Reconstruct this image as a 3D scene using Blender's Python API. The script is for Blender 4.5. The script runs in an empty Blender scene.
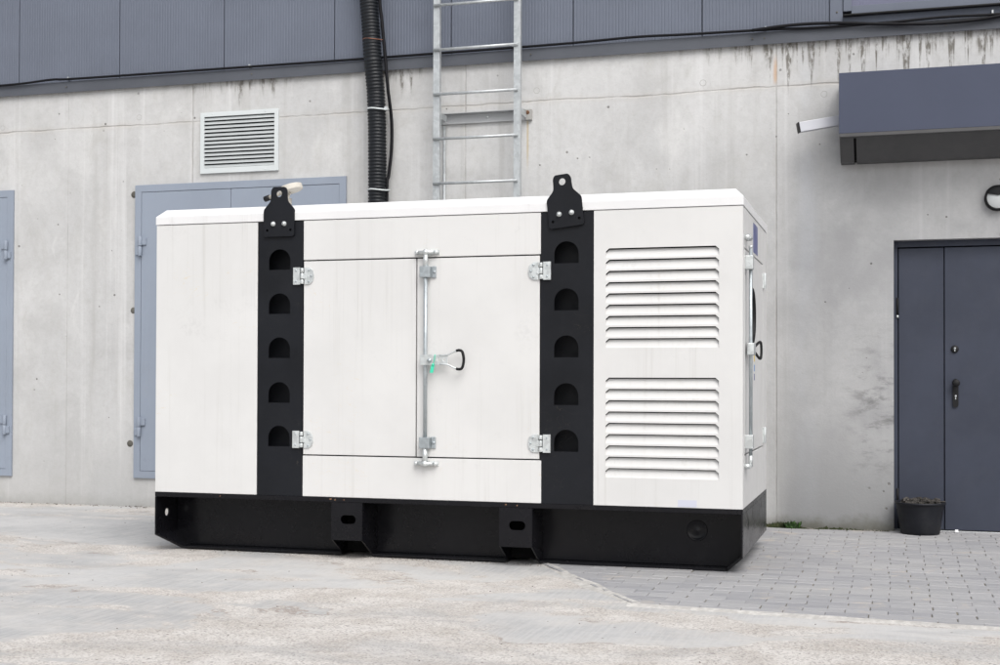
import bpy, bmesh, math, random
from mathutils import Vector, Matrix
from mathutils.geometry import tessellate_polygon
random.seed(7)
scene = bpy.context.scene
C = scene.collection
PI = math.pi

# ------------------------------------------------------------------ camera
cam = bpy.data.cameras.new('camera'); cam_o = bpy.data.objects.new('camera', cam); C.objects.link(cam_o)
yaw, pitch, roll = math.radians(16.496), math.radians(0.777), math.radians(0.165)
fwd = Vector((-math.sin(yaw)*math.cos(pitch), math.cos(yaw)*math.cos(pitch), math.sin(pitch)))
r0 = Vector((math.cos(yaw), math.sin(yaw), 0)); u0 = r0.cross(fwd)
rt = math.cos(roll)*r0 + math.sin(roll)*u0; up = -math.sin(roll)*r0 + math.cos(roll)*u0
m = Matrix((rt, up, -fwd)).transposed().to_4x4(); m.translation = (0, 0, 1.116)
cam_o.matrix_world = m
cam.sensor_width = 36; cam.lens = 47.35; cam.shift_y = 0.02985; cam.clip_start = 0.05; cam.clip_end = 500
scene.camera = cam_o

# ------------------------------------------------------------------ world, sun, exposure
SUN_EL, SUN_AZ = math.radians(50), math.radians(146)     # azimuth clockwise from +Y: behind the camera, a little to its right
w = bpy.data.worlds.new('World'); scene.world = w; w.use_nodes = True
nt = w.node_tree; bg = nt.nodes['Background']
sky = nt.nodes.new('ShaderNodeTexSky'); sky.sky_type = 'NISHITA'; sky.sun_disc = False
sky.sun_elevation = SUN_EL; sky.sun_rotation = SUN_AZ; sky.dust_density = 4; sky.air_density = 1.0
hs = nt.nodes.new('ShaderNodeHueSaturation'); hs.inputs['Saturation'].default_value = 0.30
nt.links.new(sky.outputs[0], hs.inputs['Color']); nt.links.new(hs.outputs[0], bg.inputs[0])
bg.inputs[1].default_value = 0.15
sl = bpy.data.lights.new('sun', 'SUN'); sl.energy = 1.25; sl.angle = math.radians(40); sl.color = (1, .982, .955)
so = bpy.data.objects.new('sun', sl); C.objects.link(so)
d = -Vector((math.sin(SUN_AZ)*math.cos(SUN_EL), math.cos(SUN_AZ)*math.cos(SUN_EL), math.sin(SUN_EL)))
so.rotation_euler = d.to_track_quat('-Z', 'Y').to_euler(); so.location = (-4, -4, 9)
scene.view_settings.view_transform = 'Standard'; scene.view_settings.look = 'None'
scene.view_settings.exposure = 0.29; scene.view_settings.gamma = 1
scene.render.engine = 'CYCLES'

# ------------------------------------------------------------------ node helpers
class G:
    def __init__(s, name):
        s.mat = bpy.data.materials.new(name); s.mat.use_nodes = True
        s.nt = s.mat.node_tree; s.b = s.nt.nodes['Principled BSDF']
        s.tc = s.nt.nodes.new('ShaderNodeTexCoord'); s.obj = s.tc.outputs['Object']
    def put(s, sock, v):
        if hasattr(v, 'node'): s.nt.links.new(v, sock)
        elif isinstance(v, (tuple, list)) and len(v) == 3 and sock.type == 'RGBA': sock.default_value = (*v, 1)
        else: sock.default_value = v
    def mth(s, op, a, b=None, c=None, clamp=False):
        n = s.nt.nodes.new('ShaderNodeMath'); n.operation = op; n.use_clamp = clamp
        for i, v in enumerate((a, b, c)):
            if v is not None: s.put(n.inputs[i], v)
        return n.outputs[0]
    def mapv(s, scale=(1,1,1), loc=(0,0,0), rot=(0,0,0), src=None):
        n = s.nt.nodes.new('ShaderNodeMapping'); s.nt.links.new(src or s.obj, n.inputs[0])
        n.inputs['Scale'].default_value = scale; n.inputs['Location'].default_value = loc; n.inputs['Rotation'].default_value = rot
        return n.outputs[0]
    def noise(s, scale, detail=4, rough=.5, vec=None, dist=0, col=False):
        n = s.nt.nodes.new('ShaderNodeTexNoise'); s.nt.links.new(vec or s.obj, n.inputs['Vector'])
        n.inputs['Scale'].default_value = scale; n.inputs['Detail'].default_value = detail
        n.inputs['Roughness'].default_value = rough; n.inputs['Distortion'].default_value = dist
        return n.outputs['Color' if col else 'Fac']
    def vor(s, scale, vec=None, feature='F1', out='Distance'):
        n = s.nt.nodes.new('ShaderNodeTexVoronoi'); s.nt.links.new(vec or s.obj, n.inputs['Vector'])
        n.feature = feature; n.inputs['Scale'].default_value = scale
        return n.outputs[out]
    def ss(s, v, a, b, lo=0., hi=1.):
        n = s.nt.nodes.new('ShaderNodeMapRange'); n.interpolation_type = 'SMOOTHSTEP'; n.clamp = True
        s.put(n.inputs[0], v)
        if a > b: a, b, lo, hi = b, a, hi, lo
        for i, q in zip((1,2,3,4), (a, b, lo, hi)): n.inputs[i].default_value = q
        return n.outputs[0]
    def mix(s, f, a, b, mode='MIX'):
        n = s.nt.nodes.new('ShaderNodeMix'); n.data_type = 'RGBA'; n.blend_type = mode
        s.put(n.inputs[0], f); s.put(n.inputs[6], a); s.put(n.inputs[7], b)
        return n.outputs[2]
    def xyz(s, src=None):
        n = s.nt.nodes.new('ShaderNodeSeparateXYZ'); s.nt.links.new(src or s.obj, n.inputs[0]); return n.outputs
    def vec(s, x=0., y=0., z=0.):
        n = s.nt.nodes.new('ShaderNodeCombineXYZ')
        for i, v in enumerate((x, y, z)): s.put(n.inputs[i], v)
        return n.outputs[0]
    def bump(s, h, strength=.3, dist=.01, prev=None):
        n = s.nt.nodes.new('ShaderNodeBump'); s.put(n.inputs['Height'], h)
        n.inputs['Strength'].default_value = strength; n.inputs['Distance'].default_value = dist
        if prev is not None: s.nt.links.new(prev, n.inputs['Normal'])
        return n.outputs[0]
    def out(s, col=None, rough=None, normal=None, metal=0., spec=None):
        if col is not None: s.put(s.b.inputs['Base Color'], col)
        if rough is not None: s.put(s.b.inputs['Roughness'], rough)
        if normal is not None: s.nt.links.new(normal, s.b.inputs['Normal'])
        s.put(s.b.inputs['Metallic'], metal)
        if spec is not None: s.put(s.b.inputs['Specular IOR Level'], spec)
        return s.mat

def band(g, v, c, hw, soft):                 # 1 where |v-c|<hw
    return g.ss(g.mth('ABSOLUTE', g.mth('SUBTRACT', v, c)), hw+soft, hw)

def paint(name, col, rough=.4, var=.06, streak=0., dust=0., bumpy=.02, scratch=0., spec=.5, metal=0.):
    g = G(name)
    n = g.noise(1.7, 5, .6)
    c2 = tuple(v*(1-var) for v in col); c1 = tuple(min(1, v*(1+var*.6)) for v in col)
    c = g.mix(g.ss(n, .35, .65), c2, c1)
    if streak:
        st = g.noise(1, 5, .7, vec=g.mapv((38, 38, .7)))
        st2 = g.noise(1.2, 3, .5)
        c = g.mix(g.mth('MULTIPLY', g.mth('MULTIPLY', g.ss(st, .5, .8), g.ss(st2, .35, .7)), streak), c, tuple(v*.6*q for v, q in zip(col, (1, .97, .9))))
    if dust:
        dn = g.noise(5, 8, .75)
        sp = g.noise(130, 3, .7)
        f = g.mth('MULTIPLY', g.mth('ADD', g.ss(dn, .45, .8), g.mth('MULTIPLY', g.ss(sp, .62, .75), .8)), dust, clamp=True)
        c = g.mix(f, c, (.3, .29, .27))
    if scratch:
        v = g.mapv((2.2, 2.2, 5.0), rot=(0, .6, 0)); wv = g.noise(2.2, 2, .5, vec=v, dist=1.6)
        f = g.mth('MULTIPLY', band(g, wv, .5, .0012, .002), g.ss(g.noise(2.3, 2), .56, .62))
        c = g.mix(g.mth('MULTIPLY', f, scratch), c, (.62, .54, .40))
    if streak > .25:
        sm_ = g.noise(3.2, 7, .7, dist=.6)
        c = g.mix(g.mth('MULTIPLY', g.mth('MULTIPLY', g.ss(sm_, .56, .70), g.ss(g.noise(40, 5, .75), .42, .62)), .16), c, tuple(v*.55 for v in col))
    rn = g.noise(9, 5, .6)
    r = g.ss(rn, .3, .7, rough*.85, min(1, rough*1.2))
    nb = g.bump(g.noise(2.5, 2, .4), bumpy, .05)
    return g.out(c, r, nb, metal, spec)

M = {}
M['white']   = paint('white_powder_coat', (.640, .638, .630), .42, .035, streak=.42, scratch=.5)
M['white2']  = paint('white_roof_paint', (.72, .722, .726), .42, .03, streak=.3)
M['black']   = paint('black_column_paint', (.009, .0100, .0130), .5, .2, dust=.012, scratch=.04, spec=.2)
M['skid']    = paint('black_skid_paint', (.0060, .0060, .0080), .24, .2, dust=.016, spec=.24)
M['cavity']  = paint('near_black_recess_shade', (.004, .004, .0045), .7, .1, spec=.12)  # near-black colour carries the shade inside gaps and recesses
M['slate']   = paint('slate_door_paint', (.043, .050, .073), .5, .1, streak=.2, dust=.035, spec=.3)
M['hatch']   = paint('blue_grey_door_paint', (.258, .296, .360), .55, .04, streak=.26, dust=.09)
M['clad']    = paint('grey_cladding_coat', (.128, .145, .185), .5, .05, streak=.22, spec=.35)
M['flash']   = paint('grey_flashing_coat', (.085, .092, .108), .5, .08, streak=.25, spec=.3)
M['apron']   = paint('grey_apron_coat', (.100, .115, .150), .5, .06, streak=.25, spec=.3)
M['canopy']  = paint('slate_blue_canopy_coat', (.060, .070, .108), .5, .04, spec=.3)
M['soffit']  = paint('dark_soffit_sheet', (.075, .075, .077), .6, .06)
M['rubber']  = paint('black_rubber', (.011, .011, .012), .55, .1, spec=.25)
M['hose']    = paint('black_hose_plastic', (.008, .010, .013), .45, .15, spec=.35)
M['bracket'] = paint('dull_zinc_channel', (.40, .41, .42), .5, .1)
M['cable'] = paint('cable_sheath', (.005, .005, .007), .5, .1, spec=.2)
M['bucket']  = paint('black_bucket_rubber', (.008, .009, .013), .5, .2, dust=.05, spec=.3)
M['frame']   = paint('white_louvre_paint', (.60, .635, .64), .4, .03, streak=.15)
M['slat']    = paint('pale_louvre_slat', (.43, .455, .46), .45, .05, streak=.2)
M['beige']   = paint('beige_cap_paint', (.55, .52, .46), .5, .15)
M['purple']  = paint('violet_window_film', (.135, .140, .205), .3, .03)
M['bluelab'] = paint('blue_label_film', (.07, .085, .24), .35, .05)
M['palelab'] = paint('pale_sticker', (.56, .575, .66), .4, .03)
M['green']   = paint('green_seal_plastic', (.06, .62, .40), .35, .03)
M['yellow']  = paint('yellow_sticker', (.65, .48, .06), .4, .03)
M['blue']    = paint('blue_sticker', (.08, .26, .55), .4, .03)
M['rustp']   = paint('orange_tie_wire', (.30, .12, .07), .6, .1)
M['scrap']   = paint('white_scrap', (.7, .7, .72), .6, .03)

def galv(name='galvanised_steel', col=(.50, .525, .535), metal=.5, rough=.42):
    g = G(name)
    v = g.vor(45, out='Color'); bw = g.nt.nodes.new('ShaderNodeRGBToBW'); g.nt.links.new(v, bw.inputs[0])
    f = g.mth('ADD', g.mth('MULTIPLY', bw.outputs[0], .5), g.mth('MULTIPLY', g.noise(9, 5, .65), .6))
    c = g.mix(g.ss(f, .3, .8), tuple(x*.86 for x in col), tuple(min(1, x*1.06) for x in col))
    return g.out(c, g.ss(f, .3, .8, rough*.8, rough*1.3), g.bump(g.noise(60, 3), .06, .004), metal)
M['galv'] = galv(); M['zinc'] = galv('zinc_plated_steel', (.66, .69, .69), .6, .35)
M['rod'] = galv('grey_galvanised_rod', (.42, .46, .48), .6, .4)

# concrete wall -----------------------------------------------------------
def concrete_wall_mat():
    g = G('fair_faced_concrete'); o = g.xyz(); X, Y, Z = o[0], o[1], o[2]
    big = g.noise(.55, 5, .55); mid = g.noise(2.1, 7, .62, dist=.4); fine = g.noise(22, 6, .7)
    cloud = g.noise(1, 6, .6, vec=g.mapv((2.4, 2.4, .9), loc=(3, 0, 1)))
    c = g.mix(g.ss(big, .3, .7), (.500, .502, .502), (.590, .590, .585))
    c = g.mix(g.mth('MULTIPLY', g.ss(mid, .42, .70), .62), c, (.425, .424, .420))
    c = g.mix(g.mth('MULTIPLY', g.ss(cloud, .52, .75), .55), c, (.640, .638, .628))
    c = g.mix(g.mth('MULTIPLY', g.ss(fine, .35, .8), .20), c, (.30, .295, .285))
    grit = g.noise(55, 5, .75); smear = g.noise(1, 7, .68, vec=g.mapv((6, 6, 3.2), loc=(1, 2, 9)), dist=.8)
    c = g.mix(g.mth('MULTIPLY', g.ss(smear, .50, .72), .45), c, (.43, .425, .405))
    c = g.mix(g.mth('MULTIPLY', g.ss(smear, .44, .28), .30), c, (.66, .66, .65))
    c = g.mix(g.mth('MULTIPLY', g.ss(grit, .50, .78), .35), c, (.36, .355, .34))
    # long vertical water runs
    run = g.noise(1, 5, .65, vec=g.mapv((5.5, 5.5, .22)))
    c = g.mix(g.mth('MULTIPLY', g.ss(run, .52, .74), .50), c, (.38, .375, .36))
    run2 = g.noise(1, 4, .6, vec=g.mapv((7.5, 7.5, .16), loc=(11, 4, 3)))
    c = g.mix(g.mth('MULTIPLY', g.ss(run2, .56, .76), .55), c, (.68, .68, .68))
    # the darker bay right of the x=-0.82 joint, greyer towards its foot and the door jamb
    bay = g.mth('MULTIPLY', g.ss(X, -.95, -.6), g.ss(Z, 3.35, 2.0))
    bay = g.mth('MULTIPLY', bay, g.ss(mid, .2, .75, .45, 1.))
    c = g.mix(g.mth('MULTIPLY', bay, .74), c, (.275, .278, .288))
    blue = g.mth('MULTIPLY', band(g, X, g.mth('ADD', g.mth('MULTIPLY', fine, .02), -.60), .015, .10), g.ss(cloud, .3, .6))
    c = g.mix(g.mth('MULTIPLY', blue, .30), c, (.47, .49, .53))
    jamb = g.mth('MULTIPLY', band(g, X, -.05, .06, .30), g.mth('MULTIPLY', g.ss(Z, 1.75, 1.0), g.ss(Z, .15, .6)))
    jamb = g.mth('MULTIPLY', jamb, g.ss(g.noise(5, 7, .7, vec=g.mapv((1, 1, 2.3))), .47, .68))
    c = g.mix(g.mth('MULTIPLY', jamb, .60), c, (.10, .10, .10))
    # darker lower metre with pocks
    low = g.ss(g.mth('ADD', Z, g.mth('MULTIPLY', mid, .6)), 1.25, .25)
    c = g.mix(g.mth('MULTIPLY', low, .45), c, (.39, .39, .385))
    c = g.mix(g.mth('MULTIPLY', g.mth('MULTIPLY', low, g.ss(X, -.9, -.7)), .72), c, (.19, .195, .20))
    # joints
    wob = g.mth('MULTIPLY', g.mth('SUBTRACT', g.noise(1.3, 5, .6), .5), .045)
    wob2 = g.mth('MULTIPLY', g.mth('SUBTRACT', g.noise(9, 4, .6), .5), .018)
    Xw = g.mth('ADD', X, g.mth('MULTIPLY', wob2, .45)); Zw = g.mth('ADD', Z, g.mth('ADD', wob, wob2))
    jx = None
    for cx in (-10.78, -8.29, -5.80, -3.31, -.824, 1.665, 4.155):
        b = band(g, Xw, cx, .0025, .006); jx = b if jx is None else g.mth('MAXIMUM', jx, b)
    jf = band(g, Xw, -7.05, .001, .005)
    jf = g.mth('MAXIMUM', g.mth('MULTIPLY', jf, .6), g.mth('MULTIPLY', band(g, Xw, -.55, .001, .004), .0))
    jz = band(g, Zw, 3.352, .002, .008)
    jz_side = band(g, Zw, 3.352, .006, .045)
    brk = g.ss(g.noise(3.3, 5, .7), .30, .62, .25, 1.)
    jt = g.mth('MULTIPLY', g.mth('MAXIMUM', g.mth('MAXIMUM', jx, jf), jz), brk)
    c = g.mix(g.mth('MULTIPLY', g.mth('MULTIPLY', jz_side, brk), .16), c, (.47, .42, .36))
    c = g.mix(g.mth('MULTIPLY', jt, .42), c, (.24, .215, .19))
    # dark drip runs under the flashing, each its own length
    hx = g.noise(1, 3, .6, vec=g.vec(g.mth('MULTIPLY', X, 13.)))
    hl = g.noise(1, 2, .5, vec=g.vec(g.mth('MULTIPLY', X, 1.1), 5.0))
    zone = g.mth('MAXIMUM', g.ss(X, -1.9, -.2, .0, 1.), g.mth('MAXIMUM', g.mth('MULTIPLY', band(g, X, -5.35, .35, .3), .45), g.mth('MULTIPLY', band(g, X, -3.85, .1, .2), .55)))
    L = g.mth('MULTIPLY', g.mth('ADD', g.ss(hx, .42, .70, .0, .50), .045), g.mth('MULTIPLY', zone, g.ss(hl, .3, .7, .6, 1.2)))
    dz = g.mth('SUBTRACT', 3.685, Z)
    drip = g.ss(g.mth('SUBTRACT', L, dz), -.05, .11)
    drip = g.mth('MULTIPLY', drip, g.mth('MULTIPLY', g.ss(hx, .38, .54), g.ss(g.noise(30, 4, .7, vec=g.mapv((1, 1, .35))), .36, .6)))
    c = g.mix(g.mth('MULTIPLY', drip, .84), c, (.11, .098, .078))
    # orange run at the joint and rust run under the ladder bracket
    run_o = g.mth('MULTIPLY', band(g, Xw, -.832, .004, .018), g.mth('MULTIPLY', g.ss(Z, 3.36, 3.42), g.ss(Z, 3.62, 3.5)))
    c = g.mix(g.mth('MULTIPLY', run_o, .6), c, (.50, .30, .16))
    run_r = g.mth('MULTIPLY', band(g, Xw, -2.785, .003, .010), g.mth('MULTIPLY', g.ss(Z, 2.75, 3.0), g.ss(Z, 3.22, 3.19)))
    c = g.mix(g.mth('MULTIPLY', run_r, .55), c, (.45, .33, .14))
    # pinholes
    vd = g.vor(9); vc = g.xyz(g.vor(9, out='Color'))
    ph = g.mth('MULTIPLY', g.ss(g.mth('SUBTRACT', vd, g.mth('MULTIPLY', vc[0], .085)), .035, .0), g.ss(vc[1], .50, .54))
    vd2 = g.vor(26, vec=g.mapv((1, 1, .8), loc=(5, 5, 5))); vc2 = g.xyz(g.vor(26, vec=g.mapv((1, 1, .8), loc=(5, 5, 5)), out='Color'))
    clus = g.mth('MAXIMUM', g.ss(g.noise(1.1, 3, .6), .58, .72), g.mth('MULTIPLY', g.ss(Z, .85, .35), g.ss(g.noise(2.2, 3), .44, .56)))
    ph2 = g.mth('MULTIPLY', g.mth('MULTIPLY', g.ss(g.mth('SUBTRACT', vd2, g.mth('MULTIPLY', vc2[0], .12)), .09, .0), g.ss(vc2[1], .62, .68)), clus)
    p = g.mth('MAXIMUM', ph, ph2)
    c = g.mix(g.mth('MULTIPLY', p, .75), c, (.13, .125, .115))
    # damp green foot
    foot = g.mth('MULTIPLY', g.ss(g.mth('ADD', Z, g.mth('MULTIPLY', g.noise(5, 7, .75), .22)), .24, .10), g.ss(X, -1.3, -.6, .25, 1.))
    c = g.mix(g.mth('MULTIPLY', foot, .7), c, (.085, .082, .055))
    h = g.mth('ADD', g.mth('MULTIPLY', fine, .25), g.mth('MULTIPLY', mid, .5))
    h = g.mth('SUBTRACT', h, g.mth('ADD', g.mth('MULTIPLY', jt, .8), g.mth('MULTIPLY', p, .8)))
    return g.out(c, .85, g.bump(g.mth('ADD', h, g.mth('MULTIPLY', grit, .25)), .6, .008), spec=.3)
M['concrete'] = concrete_wall_mat()
M['plug'] = paint('tie_hole_mortar', (.36, .355, .34), .9, .1, spec=.2)
M['plugdark'] = paint('tie_hole_dark_mortar', (.13, .125, .11), .9, .2, spec=.2)

def ground_mat():
    g = G('worn_concrete_ground'); o = g.xyz(); X, Y = o[0], o[1]
    v = g.mapv((.62, 1.0, 1), rot=(0, 0, .30), loc=(.7, .2, 0))
    a = g.noise(.75, 11, .62, vec=v, dist=.35)
    aw = g.mth('ADD', a, g.mth('MULTIPLY', g.ss(X, -4.6, .8), .085))   # more wear on the drive side at right
    patch = g.ss(aw, .506, .524)
    tone = g.noise(1, 8, .68, vec=g.mapv((.9, 2.1, 1), rot=(0, 0, .3), loc=(8, 3, 0)), dist=.5)
    thin = g.ss(aw, .45, .53)
    brush = g.noise(1, 5, .65, vec=g.mapv((60, 3.0, 1), rot=(0, 0, -.9)))
    cl = g.noise(.8, 8, .62, vec=g.mapv((.6, 1.3, 1), loc=(4, 2, 0)), dist=.4)
    slur = g.mix(g.ss(cl, .34, .64), (.345, .348, .354), (.510, .506, .500))
    slur = g.mix(g.mth('MULTIPLY', g.ss(brush, .40, .62), .50), slur, (.54, .535, .525))
    med = g.noise(6, 9, .75)
    slur = g.mix(g.mth('MULTIPLY', g.ss(med, .50, .66), .5), slur, (.545, .530, .505))
    slur = g.mix(g.mth('MULTIPLY', g.ss(med, .44, .30), .3), slur, (.38, .38, .385))
    gr = g.noise(75, 4, .8)
    slur = g.mix(g.mth('MULTIPLY', g.ss(gr, .54, .72), .35), slur, (.26, .255, .25))
    slur = g.mix(g.mth('MULTIPLY', thin, .5), slur, (.53, .505, .475))
    ag = g.mix(g.ss(g.noise(3.4, 7, .65), .35, .65), (.470, .436, .402), (.600, .574, .545))
    wv = g.nt.nodes.new('ShaderNodeVectorMath'); wv.operation = 'ADD'; g.nt.links.new(g.obj, wv.inputs[0])
    ws = g.nt.nodes.new('ShaderNodeVectorMath'); ws.operation = 'SCALE'; g.nt.links.new(g.noise(30, 3, .6, col=True), ws.inputs[0]); ws.inputs['Scale'].default_value = .022; g.nt.links.new(ws.outputs[0], wv.inputs[1])
    vc = g.xyz(g.vor(56, vec=wv.outputs[0], out='Color')); vd = g.vor(56, vec=wv.outputs[0])
    pz = g.ss(g.noise(2.4, 6, .7), .38, .62)
    peb = g.mth('MULTIPLY', g.mth('MULTIPLY', g.ss(vd, .42, .26), g.ss(vc[0], .60, .64)), g.ss(pz, .0, 1., .25, 1.))
    pc = g.mix(g.ss(vc[1], .1, .9), (.10, .098, .10), (.36, .31, .28))
    ag = g.mix(g.mth('MULTIPLY', peb, .66), ag, pc)
    vc3 = g.xyz(g.vor(120, out='Color'))
    ag = g.mix(g.mth('MULTIPLY', g.ss(vc3[0], .70, .76), .45), ag, (.22, .20, .19))
    ag = g.mix(g.mth('MULTIPLY', g.ss(vc3[1], .72, .78), .4), ag, (.66, .64, .61))
    agm = patch
    c = g.mix(agm, slur, ag)
    c = g.mix(g.mth('MULTIPLY', g.ss(tone, .50, .66), .45), c, (.33, .33, .335))
    c = g.mix(g.mth('MULTIPLY', g.ss(g.noise(22, 6, .75), .50, .68), .28), c, (.30, .29, .28))
    edge = band(g, aw, .516, .0015, .005)
    c = g.mix(g.mth('MULTIPLY', g.mth('MULTIPLY', edge, g.ss(g.noise(2.5, 3), .54, .62)), .6), c, (.26, .21, .18))
    sc = g.xyz(g.vor(11, out='Color')); sd = g.vor(11)
    spk = g.mth('MULTIPLY', g.ss(sd, .085, .05), g.ss(sc[0], .64, .68))
    c = g.mix(g.mth('MULTIPLY', spk, .8), c, (.12, .09, .08))
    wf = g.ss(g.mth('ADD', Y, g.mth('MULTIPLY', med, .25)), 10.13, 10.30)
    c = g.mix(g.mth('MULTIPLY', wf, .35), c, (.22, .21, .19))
    h = g.mth('SUBTRACT', g.mth('MULTIPLY', gr, .25), g.mth('MULTIPLY', agm, .9))
    h = g.mth('ADD', h, g.mth('MULTIPLY', g.mth('MULTIPLY', g.ss(vd, .5, .1), agm), .7))
    h = g.mth('ADD', h, g.mth('MULTIPLY', brush, .18))
    h = g.mth('ADD', h, g.mth('MULTIPLY', med, .5))
    return g.out(c, .9, g.bump(h, .45, .007), spec=.25)
M['ground'] = ground_mat()

def paver_mat():
    g = G('grey_concrete_paver')
    at = g.nt.nodes.new('ShaderNodeAttribute'); at.attribute_name = 'tone'
    c = g.mix(at.outputs['Fac'], (.285, .286, .300), (.355, .353, .362))
    c = g.mix(g.mth('MULTIPLY', g.ss(g.noise(1.3, 6, .65), .42, .7), .5), c, (.385, .38, .372))
    c = g.mix(g.mth('MULTIPLY', g.ss(g.noise(3.1, 6, .7, dist=.5), .58, .68), .55), c, (.46, .41, .36))
    c = g.mix(g.mth('MULTIPLY', g.ss(g.noise(160, 3, .7), .5, .8), .3), c, (.2, .2, .2))
    return g.out(c, .85, g.bump(g.noise(120, 3, .7), .3, .003), spec=.3)
M['paver'] = paver_mat()
def simple_stone(name, a, b, sc=30, bump=.4, r=.9):
    g = G(name); n = g.noise(sc, 6, .7); n2 = g.noise(2.2, 6, .6)
    c = g.mix(g.ss(n, .35, .7), a, b); c = g.mix(g.mth('MULTIPLY', g.ss(n2, .45, .7), .4), c, tuple(x*.75 for x in a))
    return g.out(c, r, g.bump(n, bump, .006), spec=.25)
M['sand'] = simple_stone('jointing_sand', (.15, .14, .105), (.27, .25, .21), 6)
M['fillet'] = simple_stone('pale_mortar', (.40, .385, .365), (.58, .565, .54), 20)
M['ash'] = simple_stone('ash_and_rubble', (.02, .019, .018), (.12, .11, .10), 22, .8)
M['moss'] = simple_stone('moss', (.020, .030, .010), (.06, .06, .03), 40, .8)
M['rust'] = simple_stone('rust', (.12, .06, .035), (.30, .18, .11), 40)
gl = G('weed_leaf'); M['leaf'] = gl.out(gl.mix(gl.ss(gl.noise(30, 2), .35, .65), (.022, .055, .012), (.055, .12, .025)), .5)
gp = G('frosted_lamp_glass'); M['lens'] = gp.out(gp.mix(gp.ss(gp.noise(3, 3), .35, .65), (.50, .53, .54), (.60, .62, .62)), .25)

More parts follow.
